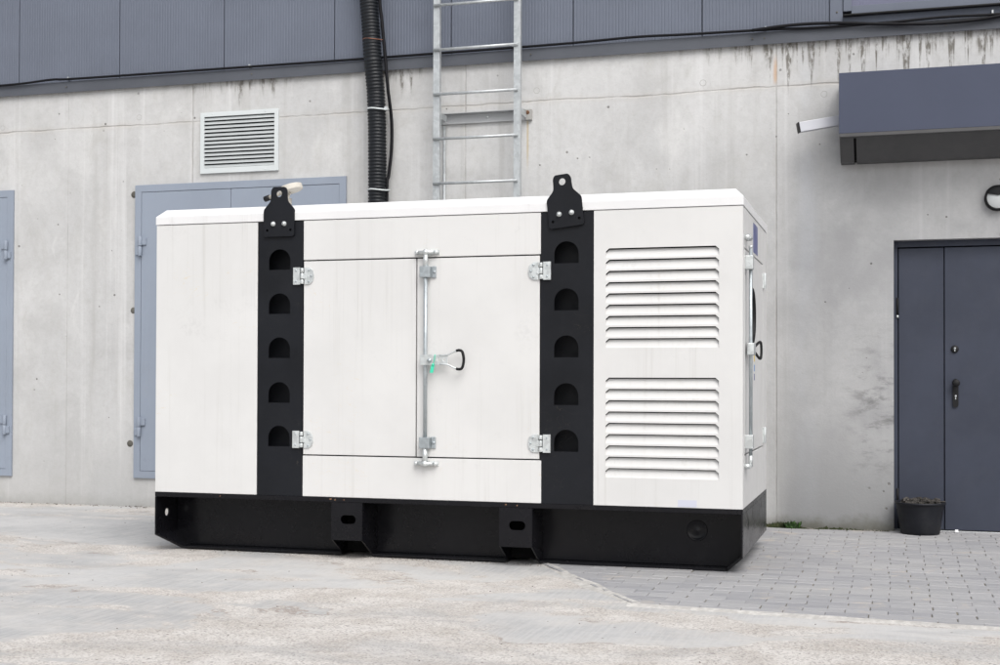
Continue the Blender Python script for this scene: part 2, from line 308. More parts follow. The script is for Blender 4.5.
# ------------------------------------------------------------------ mesh helpers
class MB:
    def __init__(s): s.v, s.f, s.sm = [], [], []
    def add(s, vs, fs, smooth=False):
        n = len(s.v); s.v += [tuple(v) for v in vs]
        for f in fs: s.f.append([i+n for i in f]); s.sm.append(smooth)
        return s
    def box(s, x0, x1, y0, y1, z0, z1):
        return s.add([(x0,y0,z0),(x1,y0,z0),(x1,y1,z0),(x0,y1,z0),(x0,y0,z1),(x1,y0,z1),(x1,y1,z1),(x0,y1,z1)],
                     [(0,3,2,1),(4,5,6,7),(0,1,5,4),(1,2,6,5),(2,3,7,6),(3,0,4,7)])
    def hexa(s, b, t):                       # bottom quad and top quad, counter-clockwise from above
        return s.add(list(b)+list(t), [(0,3,2,1),(4,5,6,7),(0,1,5,4),(1,2,6,5),(2,3,7,6),(3,0,4,7)])
    def cyl(s, p0, p1, r0, r1=None, n=20, caps=True, smooth=True):
        r1 = r0 if r1 is None else r1
        p0, p1 = Vector(p0), Vector(p1); a = (p1-p0).normalized()
        t = a.orthogonal().normalized(); b = a.cross(t)
        vs = [p0+(t*math.cos(2*PI*i/n)+b*math.sin(2*PI*i/n))*r0 for i in range(n)] + [p1+(t*math.cos(2*PI*i/n)+b*math.sin(2*PI*i/n))*r1 for i in range(n)]
        s.add(vs, [(i, (i+1)%n, n+(i+1)%n, n+i) for i in range(n)], smooth)
        if caps: s.add(vs, [tuple(range(n))[::-1], tuple(range(n, 2*n))])
        return s
    def tube(s, pts, r, n=10, rads=None, closed=False):
        pts = [Vector(p) for p in pts]; N = len(pts); rings = []; prev = None
        for i, p in enumerate(pts):
            if closed: d = (pts[(i+1)%N]-pts[i-1])
            else: d = (pts[min(i+1, N-1)]-pts[max(i-1, 0)])
            d.normalize()
            if prev is None: t = d.orthogonal().normalized()
            else: t = (prev-d*prev.dot(d)).normalized()
            prev = t; b = d.cross(t); rr = rads[i] if rads else r
            rings.append([p+(t*math.cos(2*PI*k/n)+b*math.sin(2*PI*k/n))*rr for k in range(n)])
        vs = [q for ring in rings for q in ring]; fs = []
        for i in range(N if closed else N-1):
            j = (i+1) % N
            fs += [(i*n+k, i*n+(k+1)%n, j*n+(k+1)%n, j*n+k) for k in range(n)]
        s.add(vs, fs, True)
        if not closed: s.add(rings[0]+rings[-1], [tuple(range(n))[::-1], tuple(range(n, 2*n))])
        return s
    def lathe(s, prof, c=(0,0,0), axis='z', n=40):           # profile [(r, h)]
        vs = []
        for r, h in prof:
            for k in range(n):
                a = 2*PI*k/n; x, y = r*math.cos(a), r*math.sin(a)
                q = {'z': (x, y, h), 'y': (x, h, y), 'x': (h, x, y)}[axis]
                vs.append((c[0]+q[0], c[1]+q[1], c[2]+q[2]))
        return s.add(vs, [(i*n+k, i*n+(k+1)%n, (i+1)*n+(k+1)%n, (i+1)*n+k) for i in range(len(prof)-1) for k in range(n)], True)
    def plate(s, outer, holes, d0, d1, plane='xz', axis_fn=None):
        """2-D polygon with holes, thickness from d0 to d1 along the third axis"""
        loops = [list(outer)]+[list(h) for h in holes]
        tr = tessellate_polygon([[Vector((a, b, 0)) for a, b in L] for L in loops])
        flat = [p for L in loops for p in L]; n = len(flat)
        P = {'xz': lambda a, b, d: (a, d, b), 'yz': lambda a, b, d: (d, a, b), 'xy': lambda a, b, d: (a, b, d)}[plane]
        vs = [P(a, b, d0) for a, b in flat]+[P(a, b, d1) for a, b in flat]
        fs = [tuple(t) for t in tr]+[tuple(i+n for i in t)[::-1] for t in tr]; k = 0
        for L in loops:
            m_ = len(L); fs += [(k+i, k+(i+1)%m_, n+k+(i+1)%m_, n+k+i) for i in range(m_)]; k += m_
        return s.add(vs, fs)
    def build(s, name, mat, parent=None, bevel=0., seg=2, recalc=True):
        me = bpy.data.meshes.new(name); o = bpy.data.objects.new(name, me); C.objects.link(o)
        off = Vector((0,0,0)); p = parent
        while p is not None: off += p.location; p = p.parent
        me.from_pydata([tuple(Vector(v)-off) for v in s.v], [], s.f)
        me.polygons.foreach_set('use_smooth', s.sm)
        bm = bmesh.new(); bm.from_mesh(me)
        if recalc:
            bmesh.ops.remove_doubles(bm, verts=bm.verts, dist=1e-5)
            bmesh.ops.recalc_face_normals(bm, faces=bm.faces)
        bm.to_mesh(me); bm.free(); me.update()
        me.materials.append(M[mat] if isinstance(mat, str) else mat)
        if parent is not None: o.parent = parent
        if bevel:
            b = o.modifiers.new('bevel', 'BEVEL'); b.width = bevel; b.segments = seg; b.limit_method = 'ANGLE'; b.angle_limit = math.radians(40)
            b.harden_normals = False
        return o
def tag(o, label=None, cat=None, group=None, kind=None):
    if label: o['label'] = label
    if cat: o['category'] = cat
    if group: o['group'] = group
    if kind: o['kind'] = kind
    return o
def thing(name, loc, label, cat, group=None):
    o = bpy.data.objects.new(name, None); C.objects.link(o); o.location = loc; o.empty_display_size = .1
    return tag(o, label, cat, group)
def copy_part(o, parent, dx=(0,0,0)):
    c = o.copy(); C.objects.link(c); c.parent = parent; c.location = o.location + Vector(dx)
    for ch in o.children: copy_part(ch, c)
    return c
def circ(cx, cy, r, n=20, ry=None, a0=0): return [(cx+r*math.cos(a0+2*PI*i/n), cy+(ry or r)*math.sin(a0+2*PI*i/n)) for i in range(n)]
def rrect(x0, x1, z0, z1, r, n=5):
    pts = []
    for cx, cz, a in ((x1-r, z0+r, -PI/2), (x1-r, z1-r, 0), (x0+r, z1-r, PI/2), (x0+r, z0+r, PI)):
        pts += [(cx+r*math.cos(a+PI/2*i/n), cz+r*math.sin(a+PI/2*i/n)) for i in range(n+1)]
    return pts

W = 10.168                                  # face of the concrete wall
# ================================================================== ground, pavement
MB().add([(-70,-60,0),(70,-60,0),(70,70,0),(-70,70,0)], [(0,1,2,3)]).build('ground', 'ground', recalc=False)['kind'] = 'structure'
kerb_y = lambda x: 6.45 - .077*max(0, x+1.2)      # front edge of the block paving
diag = lambda y: -1.209 - (y-6.45)*(.778/1.223)   # its left edge
bed = [(diag(6.45), 6.45), (7, kerb_y(7)), (7, W+.1), (diag(W+.1), W+.1)]
MB().add([(x, y, .003) for x, y in bed], [(0,1,2,3)]).build('pavement_bed', 'sand', recalc=False)['kind'] = 'structure'
pv = MB(); tones = []
row = 0; y = kerb_y(7)-.1
while y < W+.12:
    xo = (-.1 if row % 2 else 0) + random.uniform(-.012, .012); x = -5 + xo
    while x < 7:
        cx, cy = x+.1, y+.05
        if cx+.08 > diag(cy) and cy+.03 > kerb_y(cx) and not (cy > W-.01 and (cx < .03 or cx > 1.40)) and cy < W+.12:
            g_ = .0019; jx_, jy_ = random.uniform(-.002, .002), random.uniform(-.001, .001); a = random.gauss(0, .006)
            t = .0085 + random.uniform(-.0018, .0018); tl = [random.gauss(0, .0008) for _ in range(4)]; bv = .0028
            lx0, lx1, ly0, ly1 = -.1+g_, .1-g_, -.05+g_, .05-g_
            def rp(u, v):
                X_, Y_ = cx+jx_+u*math.cos(a)-v*math.sin(a), cy+jy_+u*math.sin(a)+v*math.cos(a)
                Y_ = max(Y_, kerb_y(X_)+.004); return (max(X_, diag(Y_)+.004), Y_)
            lo = [rp(*q)+(.002,) for q in ((lx0,ly0),(lx1,ly0),(lx1,ly1),(lx0,ly1))]
            mi = [rp(*q)+(t+k-.0025,) for q, k in zip(((lx0,ly0),(lx1,ly0),(lx1,ly1),(lx0,ly1)), tl)]
            hi = [rp(*q)+(t+k,) for q, k in zip(((lx0+bv,ly0+bv),(lx1-bv,ly0+bv),(lx1-bv,ly1-bv),(lx0+bv,ly1-bv)), tl)]
            pv.add(lo+mi+hi, [(8,9,10,11)]+[(i,(i+1)%4,4+(i+1)%4,4+i) for i in range(4)]+[(4+i,4+(i+1)%4,8+(i+1)%4,8+i) for i in range(4)])
            tones += [random.random()]*9
        x += .2 + random.gauss(0, .0008)
    y += .1; row += 1
pvo = pv.build('pavement', 'paver', recalc=False); pvo['kind'] = 'structure'
at = pvo.data.attributes.new('tone', 'FLOAT', 'FACE'); at.data.foreach_set('value', tones)
# mortar kerb strip along the paving's front edge and up its slanting left edge: ragged outline
kb = MB(); n_ = 160; top = []; bot = []
for i in range(n_+1):
    x = -1.25 + (7+1.25)*i/n_; yy = kerb_y(x)
    wv_ = .010*math.sin(x*3.1)+.008*math.sin(x*7.7+1); top.append((x, yy+.012+random.uniform(-.005, .005))); bot.append((x, yy-.032+wv_+random.uniform(-.006, .006)))
path = [(-2.62, 8.75)]; lft = []; rgt = []
for i in range(61):
    q = i/60; yy = 9.3+(6.45-9.3)*q; x = diag(yy); wd = .018+.055*math.exp(-((q-.80)/.11)**2)+.006*math.sin(q*40)+random.uniform(-.004, .005)
    lft.append((x-wd, yy-.01)); rgt.append((x+.020+.010*math.sin(q*33)+random.uniform(-.006, .006), yy+.03))
vs = [(x, y, .0118) for x, y in top]+[(x, y, -.0025) for x, y in bot]
kb.add(vs, [(n_+1+i, n_+2+i, i+1, i) for i in range(n_)])
vs = [(x, y, -.0025) for x, y in lft]+[(x, y, .0122) for x, y in rgt]
kb.add(vs, [(61+i, i, i+1, 62+i) for i in range(60)])
kbo = kb.build('kerb', 'fillet', recalc=False); kbo['kind'] = 'structure'
bm = bmesh.new(); bm.from_mesh(kbo.data)
for f in bm.faces:
    if f.normal.z < 0: f.normal_flip()
bm.to_mesh(kbo.data); bm.free()

# ================================================================== building
bld = thing('warehouse', (-3, W, 0), 'warehouse with bare concrete lower wall and grey ribbed metal cladding above', 'building')
DX0, DX1, DZ = .031, 1.40, 2.162
wl = MB()
wl.box(-22, DX0, W, W+.35, -.3, 3.76); wl.box(DX1, 14, W, W+.35, -.3, 3.76); wl.box(DX0, DX1, W, W+.35, DZ, 3.76)
wall = wl.build('wall', 'concrete', bld, recalc=False)
wall.location = (-bld.location.x*0, 0, 0)
# keep object coordinates equal to world metres for the wall's shader
wall.data.transform(Matrix.Translation(bld.location)); wall.location = -bld.location
tag(wall, 'fair faced concrete wall with formwork joints, water runs and pinholes')
for x, z, r, mt in ((-2.71, 3.44, .027, 'plug'), (-1.38, 3.42, .027, 'plug'), (-6.33, 3.42, .027, 'plug'), (-7.74, 3.40, .025, 'plug'),
                 (-6.375, 2.74, .03, 'plugdark'), (-6.375, 1.72, .028, 'plugdark'), (-6.40, .55, .03, 'plugdark'), (-.47, 3.28, .026, 'plug')):
    MB().lathe([(r*.80, .0005), (r*.84, -.0012), (r*.90, -.0012), (r*.94, .0005)] if mt == 'plug' else [(.0001, -.003), (r*.9, -.003), (r, .0005)], (x, W, z), 'y', 24).build('tie_hole', mt, wall)

# metal cladding panels, each a ribbed sheet
CY = W-.008
def ribbed(x0, x1, z0, z1, nm='cladding_panel', pitch=.0256):
    mb = MB(); xs = []; x = x0
    pts = [(x0, CY+.03), (x0, CY)]
    n = max(1, int((x1-x0)/pitch)); p = (x1-x0)/n
    for i in range(n):
        a = x0+i*p
        pts += [(a+p*.62, CY), (a+p*.74, CY+.0022), (a+p*.90, CY+.0022), (a+p, CY)]
    pts += [(x1, CY+.03)]
    vs = [(a, b, z0) for a, b in pts]+[(a, b, z1) for a, b in pts]; k = len(pts)
    mb.add(vs, [(i, i+1, k+i+1, k+i) for i in range(k-1)])
    return mb.build(nm, 'clad', bld, recalc=False)
ZT = 6.4
seams = [-11.69-1.03*k for k in range(9, -1, -1)]+[-10.66, -9.63, -8.60, -7.563, -6.525, -5.497, -4.466, -3.432, -2.409, -1.386]
seams = sorted(set(round(s, 3) for s in seams))
for a, b in zip(seams[:-1], seams[1:]): ribbed(a+.004, b-.004, 3.70, ZT)
ribbed(-1.382, -.430, 3.70, ZT)
MB().box(-22, 14, CY+.03, CY+.10, 3.76, ZT).build('backing_wall', 'cavity', bld)
for a in [2.6+1.03*k for k in range(10)]: ribbed(a+.004, a+1.026, 3.70, ZT)
MB().box(-.426, -.333, CY-.012, CY+.03, 3.72, ZT).build('corner_trim', 'clad', bld, .002)
MB().lathe([(.0001, -.016), (.006, -.016), (.008, -.012)], (-.375, CY, 3.885), 'y', 12).build('screw', 'plugdark', bld)
MB().box(-22, 14, CY-.03, W+.35, ZT, ZT+.08).build('parapet_cap', 'flash', bld, .004)
# window bay at the right
wn = MB().box(-.329, -.270, CY-.022, CY+.03, 3.885, ZT).box(.650, .700, CY-.010, CY+.03, 3.925, ZT).box(-.270, 2.55, CY-.012, CY+.03, 3.862, 3.925).build('window', 'clad', bld, .002)
MB().box(-.270, .650, CY+.004, CY+.02, 3.925, ZT).box(.700, 2.55, CY+.004, CY+.02, 3.925, ZT).build('pane', 'purple', wn)
MB().box(-.03, .03, CY-.002, CY+.006, 3.965, 3.982).build('drain_slot', 'cavity', wn, .002)
MB().box(-.329, 2.6, CY-.052, CY+.02, 3.845, 3.857).build('sill', 'rubber', wn, .002)
MB().box(-.333, 2.6, CY-.006, CY+.03, 3.72, 3.845).build('apron_sheet', 'apron', bld, .002)
# drip flashing in overlapping lengths
fx = [-22, -15, -9.2, -5.2, -2.76, -.93, 3.1, 8, 14]
for i in range(len(fx)-1):
    e = .0016*(i % 2); x0, x1 = fx[i]-.03, fx[i+1]
    o_ = MB().hexa([(x0, W-.034-e, 3.676), (x1, W-.034-e, 3.676), (x1, W+.002, 3.684), (x0, W+.002, 3.684)],
              [(x0, W-.030-e, 3.772), (x1, W-.030-e, 3.772), (x1, W-.009, 3.778), (x0, W-.009, 3.778)]).build('flashing', 'flash', bld, .0015)
for x in (-7.05, -5.22, -2.75, -1.0, -.91, -8.4, .4):
    MB().cyl((x, W-.034, 3.725), (x, W-.040, 3.725), .006, n=10).build('screw', 'plugdark', bld)
for x, z in ((-7.03, 3.80), (-5.24, 3.795), (-2.90, 3.797), (-.90, 3.80), (.72, 3.80)):
    MB().box(x-.006, x+.006, W-.045, W-.008, z-.012, z+.012).build('cable_clip', 'galv', bld, .001)

# double steel door in its recess
dr = bpy.data.objects.new('door', None); C.objects.link(dr); dr.parent = bld; dr.location = Vector((.7, W+.1, 0))-bld.location
tag(dr, 'dark slate double steel door with narrow fixed leaf and black knob')
dr_w = W+.085
fr = MB().box(DX0, DX0+.028, dr_w, dr_w+.1, 0, DZ).box(DX1-.028, DX1, dr_w, dr_w+.1, 0, DZ).box(DX0+.028, DX1-.028, dr_w, dr_w+.1, DZ-.045, DZ)
fr.build('door_frame', 'slate', dr, .002)
MB().box(DX0+.002, DX1-.002, dr_w+.05, dr_w+.09, DZ-.03, DZ-.004).build('head_gap', 'cavity', dr)
MB().box(.066, .386, dr_w+.012, dr_w+.06, .022, 2.108).build('leaf', 'slate', dr, .003)
MB().box(.392, 1.366, dr_w+.004, dr_w+.06, .022, 2.108).build('leaf', 'slate', dr, .003)
MB().box(DX0+.001, DX1-.001, dr_w-.01, dr_w+.05, .002, .016).build('threshold', 'bracket', dr, .002)
for z in (1.74, .32):
    MB().cyl((.058, dr_w-.006, z-.13), (.058, dr_w-.006, z), .008, n=12).build('hinge', 'rubber', dr)
    MB().cyl((.058, dr_w-.006, z-.15), (.058, dr_w-.006, z-.131), .009, n=12).build('hinge_pin', 'zinc', dr)
MB().box(DX0-.2, DX1+.2, W+.355, W+.40, -.1, DZ+.3).box(DX0+.005, DX1-.005, dr_w+.061, dr_w+.075, .0, DZ-.03).build('door_light_block', 'cavity', dr)  # added dark boxes, stop light leaking through the door gaps
lk = MB().lathe([(.0001, -.010), (.022, -.010), (.027, -.006), (.028, .002)], (.462, dr_w, 1.355), 'y', 28).build('lock', 'rubber', dr)
MB().lathe([(.0001, -.0125), (.0075, -.0125), (.0078, -.009)], (.462, dr_w, 1.360), 'y', 16).box(.4585, .4655, dr_w-.0123, dr_w-.009, 1.338, 1.357).build('keyhole', 'galv', lk)
hd = MB().plate(rrect(.447, .487, .925, 1.135, .0199), [], dr_w-.010, dr_w+.003).build('handle_plate', 'rubber', dr, .0015)
MB().lathe([(.0001, -.068), (.020, -.067), (.0265, -.060), (.0265, -.044), (.014, -.034), (.012, -.008)], (.469, dr_w, 1.105), 'y', 28).build('knob', 'rubber', hd)
MB().lathe([(.0001, -.0125), (.0075, -.0125), (.0078, -.009)], (.467, dr_w, 1.008), 'y', 16).box(.4635, .4705, dr_w-.0123, dr_w-.009, .984, 1.004).build('keyhole', 'galv', hd)

# blue-grey hinged steel doors
def metal_door(x0, x1, z0, z1, lab, hinge_left=True, mid=None, hr=False):
    d_ = bpy.data.objects.new('metal_door', None); C.objects.link(d_); d_.parent = bld; d_.location = Vector(((x0+x1)/2, W, z0))-bld.location
    tag(d_, lab); t = .062
    f = MB(); F0, F1 = W-.022, W-.002
    f.hexa([(x0,F0,z0),(x0+t,F0,z0+t),(x0+t,F1,z0+t),(x0,F1,z0)], [(x0,F0,z1),(x0+t,F0,z1-t),(x0+t,F1,z1-t),(x0,F1,z1)])
    f.hexa([(x1-t,F0,z0+t),(x1,F0,z0),(x1,F1,z0),(x1-t,F1,z0+t)], [(x1-t,F0,z1-t),(x1,F0,z1),(x1,F1,z1),(x1-t,F1,z1-t)])
    f.hexa([(x0,F0,z0),(x1,F0,z0),(x1,F1,z0),(x0,F1,z0)], [(x0+t,F0,z0+t),(x1-t,F0,z0+t),(x1-t,F1,z0+t),(x0+t,F1,z0+t)])
    f.hexa([(x0+t,F0,z1-t),(x1-t,F0,z1-t),(x1-t,F1,z1-t),(x0+t,F1,z1-t)], [(x0,F0,z1),(x1,F0,z1),(x1,F1,z1),(x0,F1,z1)])
    f.build('door_frame', 'hatch', d_, .002)
    MB().box(x0+t-.005, x1-t+.005, W-.006, W-.001, z0+t-.005, z1-t+.005).build('gasket', 'cavity', d_)
    cuts = [x0+t] + ([mid] if mid else []) + [x1-t]
    for a, b in zip(cuts[:-1], cuts[1:]):
        MB().box(a+.0025, b-.0015, W-.019, W-.0065, z0+t+.003, z1-t-.003).build('leaf', 'hatch', d_, .0025)
    for xs, on in ((x0+t, hinge_left), (x1-t, hr)):
        if not on: continue
        s_ = 1 if xs == x0+t else -1
        for z in (2.28, .70):
            h = MB().cyl((xs, W-.040, z-.085), (xs, W-.040, z-.003), .017, n=16).cyl((xs, W-.040, z+.003), (xs, W-.040, z+.085), .017, n=16)
            h.box(min(xs, xs+s_*.055), max(xs, xs+s_*.055), W-.034, W-.018, z+.012, z+.075).box(min(xs, xs-s_*.045), max(xs, xs-s_*.045), W-.038, W-.0205, z-.075, z-.012)
            h.build('hinge', 'hatch', d_, .0015)
    return d_
metal_door(-6.352, -4.35, .250, 2.818, 'wide blue grey steel door half hidden behind the generator', mid=-5.42, hr=True)
metal_door(-9.60, -7.606, .238, 2.825, 'blue grey steel door cut off by the left edge of the photo', hinge_left=True, hr=True)

# ================================================================== fixtures on the wall
vg = thing('ventilation_grille', (-5.345, W, 2.893), 'white louvred ventilation grille high on the wall above the blue grey door', 'vent grille')
a0, a1, b0, b1 = -5.716, -4.976, 2.893, 3.420; t = .037
MB().plate([(a0,b0),(a1,b0),(a1,b1),(a0,b1)], [[(a0+t,b0+t+.01),(a1-t,b0+t+.01),(a1-t,b1-t),(a0+t,b1-t)]], W-.020, W-.001).build('frame', 'frame', vg, .0015)
MB().box(a0+.01, a1-.01, W-.004, W-.0015, b0+.01, b1-.01).build('backing', 'cavity', vg)
ns = 13; H_ = (b1-t)-(b0+t+.01)
for i in range(ns):
    z = b0+t+.012+H_*i/ns; p = H_/ns
    MB().hexa([(a0+t,W-.019,z),(a1-t,W-.019,z),(a1-t,W-.016,z),(a0+t,W-.016,z)], [(a0+t,W-.006,z+p*.72),(a1-t,W-.006,z+p*.72),(a1-t,W-.004,z+p*.72),(a0+t,W-.004,z+p*.72)]).build('slat', 'slat', vg)
for x in (a0+.12, a0+.62):
    for z in (b0+.018, b1-.018): MB().lathe([(.0001, -.023), (.005, -.022), (.006, -.019)], (x, W, z), 'y', 10).build('screw', 'zinc', vg)

# ladder
ld = thing('wall_ladder', (-3.14, W-.22, .45), 'galvanised steel ladder fixed upright to the concrete wall behind the generator', 'ladder')
LY = W-.235
for s_, x in enumerate((-3.481, -2.810)):
    MB().box(x-.027, x+.027, LY, LY+.006, .45, 5.2).box(x+.021, x+.027, LY+.006, LY+.045, .45, 5.2).build('stile', 'galv', ld, .0015)
for k in range(-6, 3):
    z = 3.402+.360*k + (-.002*k)
    rg = MB().cyl((-3.502, LY-.012, z), (-2.800, LY-.012, z), .0115, n=14).build('rung', 'galv', ld)
for z in (3.24, 4.9, 1.2):
    for x in (-3.455, -2.785): MB().box(x-.004, x+.004, LY+.045, W-.055, z-.025, z+.025).build('standoff', 'galv', ld, .001)
br = thing('wall_bracket', (-3.13, W, 3.20), 'galvanised channel bracket across the wall behind the ladder, rusty at one end', 'bracket')
MB().box(-3.50, -2.80, W-.006, W-.001, 3.205, 3.285).box(-3.50, -2.80, W-.055, W-.006, 3.281, 3.287).box(-3.50, -2.80, W-.022, W-.006, 3.203, 3.208).build('channel', 'bracket', br, .001)
MB().box(-2.80, -2.745, W-.030, W-.001, 3.200, 3.290).build('end_plate', 'plug', br, .006)
MB().box(-3.515, -3.50, W-.06, W-.001, 3.200, 3.290).build('end_plate', 'galv', br, .001)
MB().lathe([(.0001, -.036), (.012, -.034), (.017, -.030)], (-2.778, W, 3.262), 'y', 12).build('rust_spot', 'rust', br)
MB().lathe([(.0001, -.019), (.009, -.018), (.011, -.006)], (-3.12, W, 3.248), 'y', 8).build('bolt', 'zinc', br)
cd = MB().cyl((-3.485, W-.016, .1), (-3.485, W-.016, 3.19), .011, n=12).build('conduit', 'galv')
tag(cd, 'thin pale grey conduit pipe running down the wall behind the left ladder stile', 'conduit')

# corrugated hose
hz = thing('corrugated_hose', (-4.04, W-.10, 1.0), 'thick black corrugated hose hanging down the wall between grille and ladder', 'hose')
def hosex(z):
    t_ = max(0., (z-3.15)/1.1); return -4.040 - .068*t_**1.6*1.0 + .004*math.sin(z*3)
pts, rads = [], []; z = 1.0; k = 0
while z < 6.2:
    pts.append((hosex(z) if z < 4.9 else hosex(4.9)-(z-4.9)*.12, W-.105 - (.03 if z > 3.75 else .03*max(0, (z-3.5)/.25)), z)); rads.append((.073, .0765, .0765, .073, .0695, .0695)[k % 6]); z += .0046; k += 1
MB().tube(pts, .075, 24, rads).build('hose_body', 'hose', hz)
for zz, nm, mt, rr in ((3.337, 'clamp', 'frame', .080), (2.672, 'clamp', 'frame', .080), (3.905, 'tie_wire', 'rustp', .0765)):
    yy = W-.105-(.03 if zz > 3.75 else 0)
    ring = [(hosex(zz)+rr*1.12*math.cos(a)+.012, yy+rr*math.sin(a)*.98, zz+.006*math.sin(a*2)) for a in [2*PI*i/36 for i in range(36)]]
    MB().tube(ring, .007 if nm == 'clamp' else .0025, 6, closed=True).build(nm, mt, hz)
MB().box(hosex(3.337)+.085, hosex(3.337)+.11, W-.15, W-.13, 3.322, 3.352).build('clamp_screw', 'zinc', hz, .002)
cb = [(-4.0, W-.14, 4.9), (-4.005, W-.14, 4.3), (-3.985, W-.13, 4.05), (-3.958, W-.12, 3.75), (-3.938, W-.11, 3.5), (-3.925, W-.06, 3.25), (-3.926, W-.06, 3.0), (-3.945, W-.07, 2.8), (-3.953, W-.09, 2.6), (-3.95, W-.09, 1.2)]
def spline(P, n=8):
    P = [Vector(p) for p in P]; out = []
    for i in range(len(P)-1):
        a, b, c, d_ = P[max(i-1, 0)], P[i], P[i+1], P[min(i+2, len(P)-1)]
        for k in range(n):
            t_ = k/n; out.append(.5*((2*b)+(c-a)*t_+(2*a-5*b+4*c-d_)*t_*t_+(-a+3*b-3*c+d_)*t_**3))
    return out+[P[-1]]
tag(MB().tube(spline([(x-.006, y, z) for x, y, z in cb]), .014, 10).build('power_cable', 'cable'), 'black cable strapped down the right side of the corrugated hose', 'cable')
c1 = [(-16, W-.05, 3.80), (-9, W-.05, 3.786), (-7.7, W-.05, 3.775), (-7.2, W-.05, 3.795), (-6.9, W-.044, 3.790), (-5.3, W-.044, 3.786), (-4.2, W-.044, 3.784), (-3.1, W-.045, 3.786), (-2.4, W-.046, 3.790), (-1.9, W-.05, 3.800), (-1.5, W-.05, 3.792), (-.9, W-.046, 3.785),
      (-.5, W-.05, 3.772), (0, W-.055, 3.772), (.4, W-.055, 3.782), (.8, W-.055, 3.775), (1.6, W-.05, 3.79), (8, W-.05, 3.79)]
tag(MB().tube(spline(c1), .0105, 8).build('cable', 'cable'), 'long thin black cable lying along the grey flashing above the concrete', 'cable')
c2 = [(-1.0, W-.062, 3.783), (-.7, W-.062, 3.802), (-.4, W-.06, 3.795), (-.05, W-.064, 3.762), (.3, W-.064, 3.738), (.6, W-.062, 3.742), (.85, W-.06, 3.768), (1.3, W-.06, 3.80), (2.4, W-.06, 3.79)]
tag(MB().tube(spline(c2), .0125, 8).build('cable', 'cable'), 'thicker black cable sagging over the flashing below the window at upper right', 'cable')

# canopy
cp = thing('door_canopy', (.55, W, 2.736), 'slate blue box shaped metal canopy over the dark double door', 'canopy')
K0, K1, KY = -.3475, 1.75, W-.4
MB().box(K0, K1, KY, W-.001, 2.902, 3.340).build('fascia', 'canopy', cp, .002)
MB().box(K0+.002, K1-.002, KY+.001, KY+.07, 2.877, 2.9015).build('lip', 'soffit', cp, .001)
s0 = [(KY+.071, 2.880), (W-.12, 2.736), (W-.002, 2.736), (W-.002, 2.901), (KY+.071, 2.901)]
for a, b in ((K0+.002, K0+.100), (K0+.118, K1-.002)):
    MB().plate(s0, [], a, b, 'yz').build('soffit_panel', 'soffit', cp, .001)
s1 = [(KY+.08, 2.890), (W-.12, 2.750), (W-.01, 2.750), (W-.01, 2.900), (KY+.08, 2.900)]
MB().plate(s1, [], K0+.1005, K0+.1175, 'yz').build('soffit_gap', 'cavity', cp)
# pale bar sticking out left of the canopy
brs = thing('lamp_bar', (-.5, W-.2, 3.0), 'pale square metal bar with black end cap jutting out left of the canopy', 'bar')
dirv = Vector((.56, .17, .105)); p0 = Vector((-.638, W-.26, 2.985)); dn_ = dirv.normalized()
sx = Vector((0, 0, 1)); sx = (sx-dn_*sx.dot(dn_)).normalized(); sy = dn_.cross(sx)
def obox(mb, a, b, hu, hv):
    q = [(-1,-1),(1,-1),(1,1),(-1,1)]
    return mb.add([a+sx*hu*i+sy*hv*j for i, j in q]+[b+sx*hu*i+sy*hv*j for i, j in q], [(0,3,2,1),(4,5,6,7),(0,1,5,4),(1,2,6,5),(2,3,7,6),(3,0,4,7)])
obox(MB(), p0, p0+dirv, .036, .030).build('housing', paint('pale_grey_aluminium', (.50, .51, .55), .35, .04), brs, .003)
obox(MB(), p0-dn_*.010, p0-dn_*.0005, .0375, .0315).build('end_cap', 'rubber', brs, .002)
# bulkhead lamp
bl = thing('bulkhead_lamp', (.754, W, 2.446), 'round dark wall lamp with half covered frosted glass beside the canopy', 'wall lamp')
MB().lathe([(.092, .0), (.092, -.035), (.089, -.052), (.081, -.058), (.076, -.050)], (.754, W, 2.446), 'y', 48).build('housing', 'rubber', bl)
MB().lathe([(.0001, -.066), (.03, -.064), (.055, -.057), (.079, -.046)], (.754, W, 2.446), 'y', 40).build('lens', 'lens', bl)
lid = MB(); vs = []; fs = []; nn = 24
for j, (r, h) in enumerate(((.0, -.074), (.03, -.073), (.055, -.069), (.079, -.060), (.089, -.05))):
    for i in range(nn+1):
        a = math.radians(14)+(PI-math.radians(28))*i/nn
        vs.append((.754+r*math.cos(a)*(1), W+h, 2.446+.014+r*math.sin(a)*.88))
for j in range(4):
    for i in range(nn): fs.append((j*(nn+1)+i, j*(nn+1)+i+1, (j+1)*(nn+1)+i+1, (j+1)*(nn+1)+i))
lid.add(vs, fs, True).build('eyelid', 'rubber', bl)

# ================================================================== generator set
X0, X1, Y0, Y1 = -4.571, -.799, 7.559, 9.048
ZB, ZS = .386, 2.118
gs = thing('generator_set', ((X0+X1)/2, (Y0+Y1)/2, 0), 'large white soundproof diesel generator enclosure on a black steel skid', 'generator')
cols = [(-3.842, -3.530), (-1.986, -1.668)]
ARCH = [1.809, 1.530, 1.252, .970, .695]
# added black core that blocks light behind panel gaps and louvres
MB().box(X0+.04, X1-.04, Y0+.13, Y1-.04, ZB, ZS-.005).box(-3.52, -2.0, Y0+.035, Y0+.128, ZB, ZS-.005).build('light_block_core', 'cavity', gs)
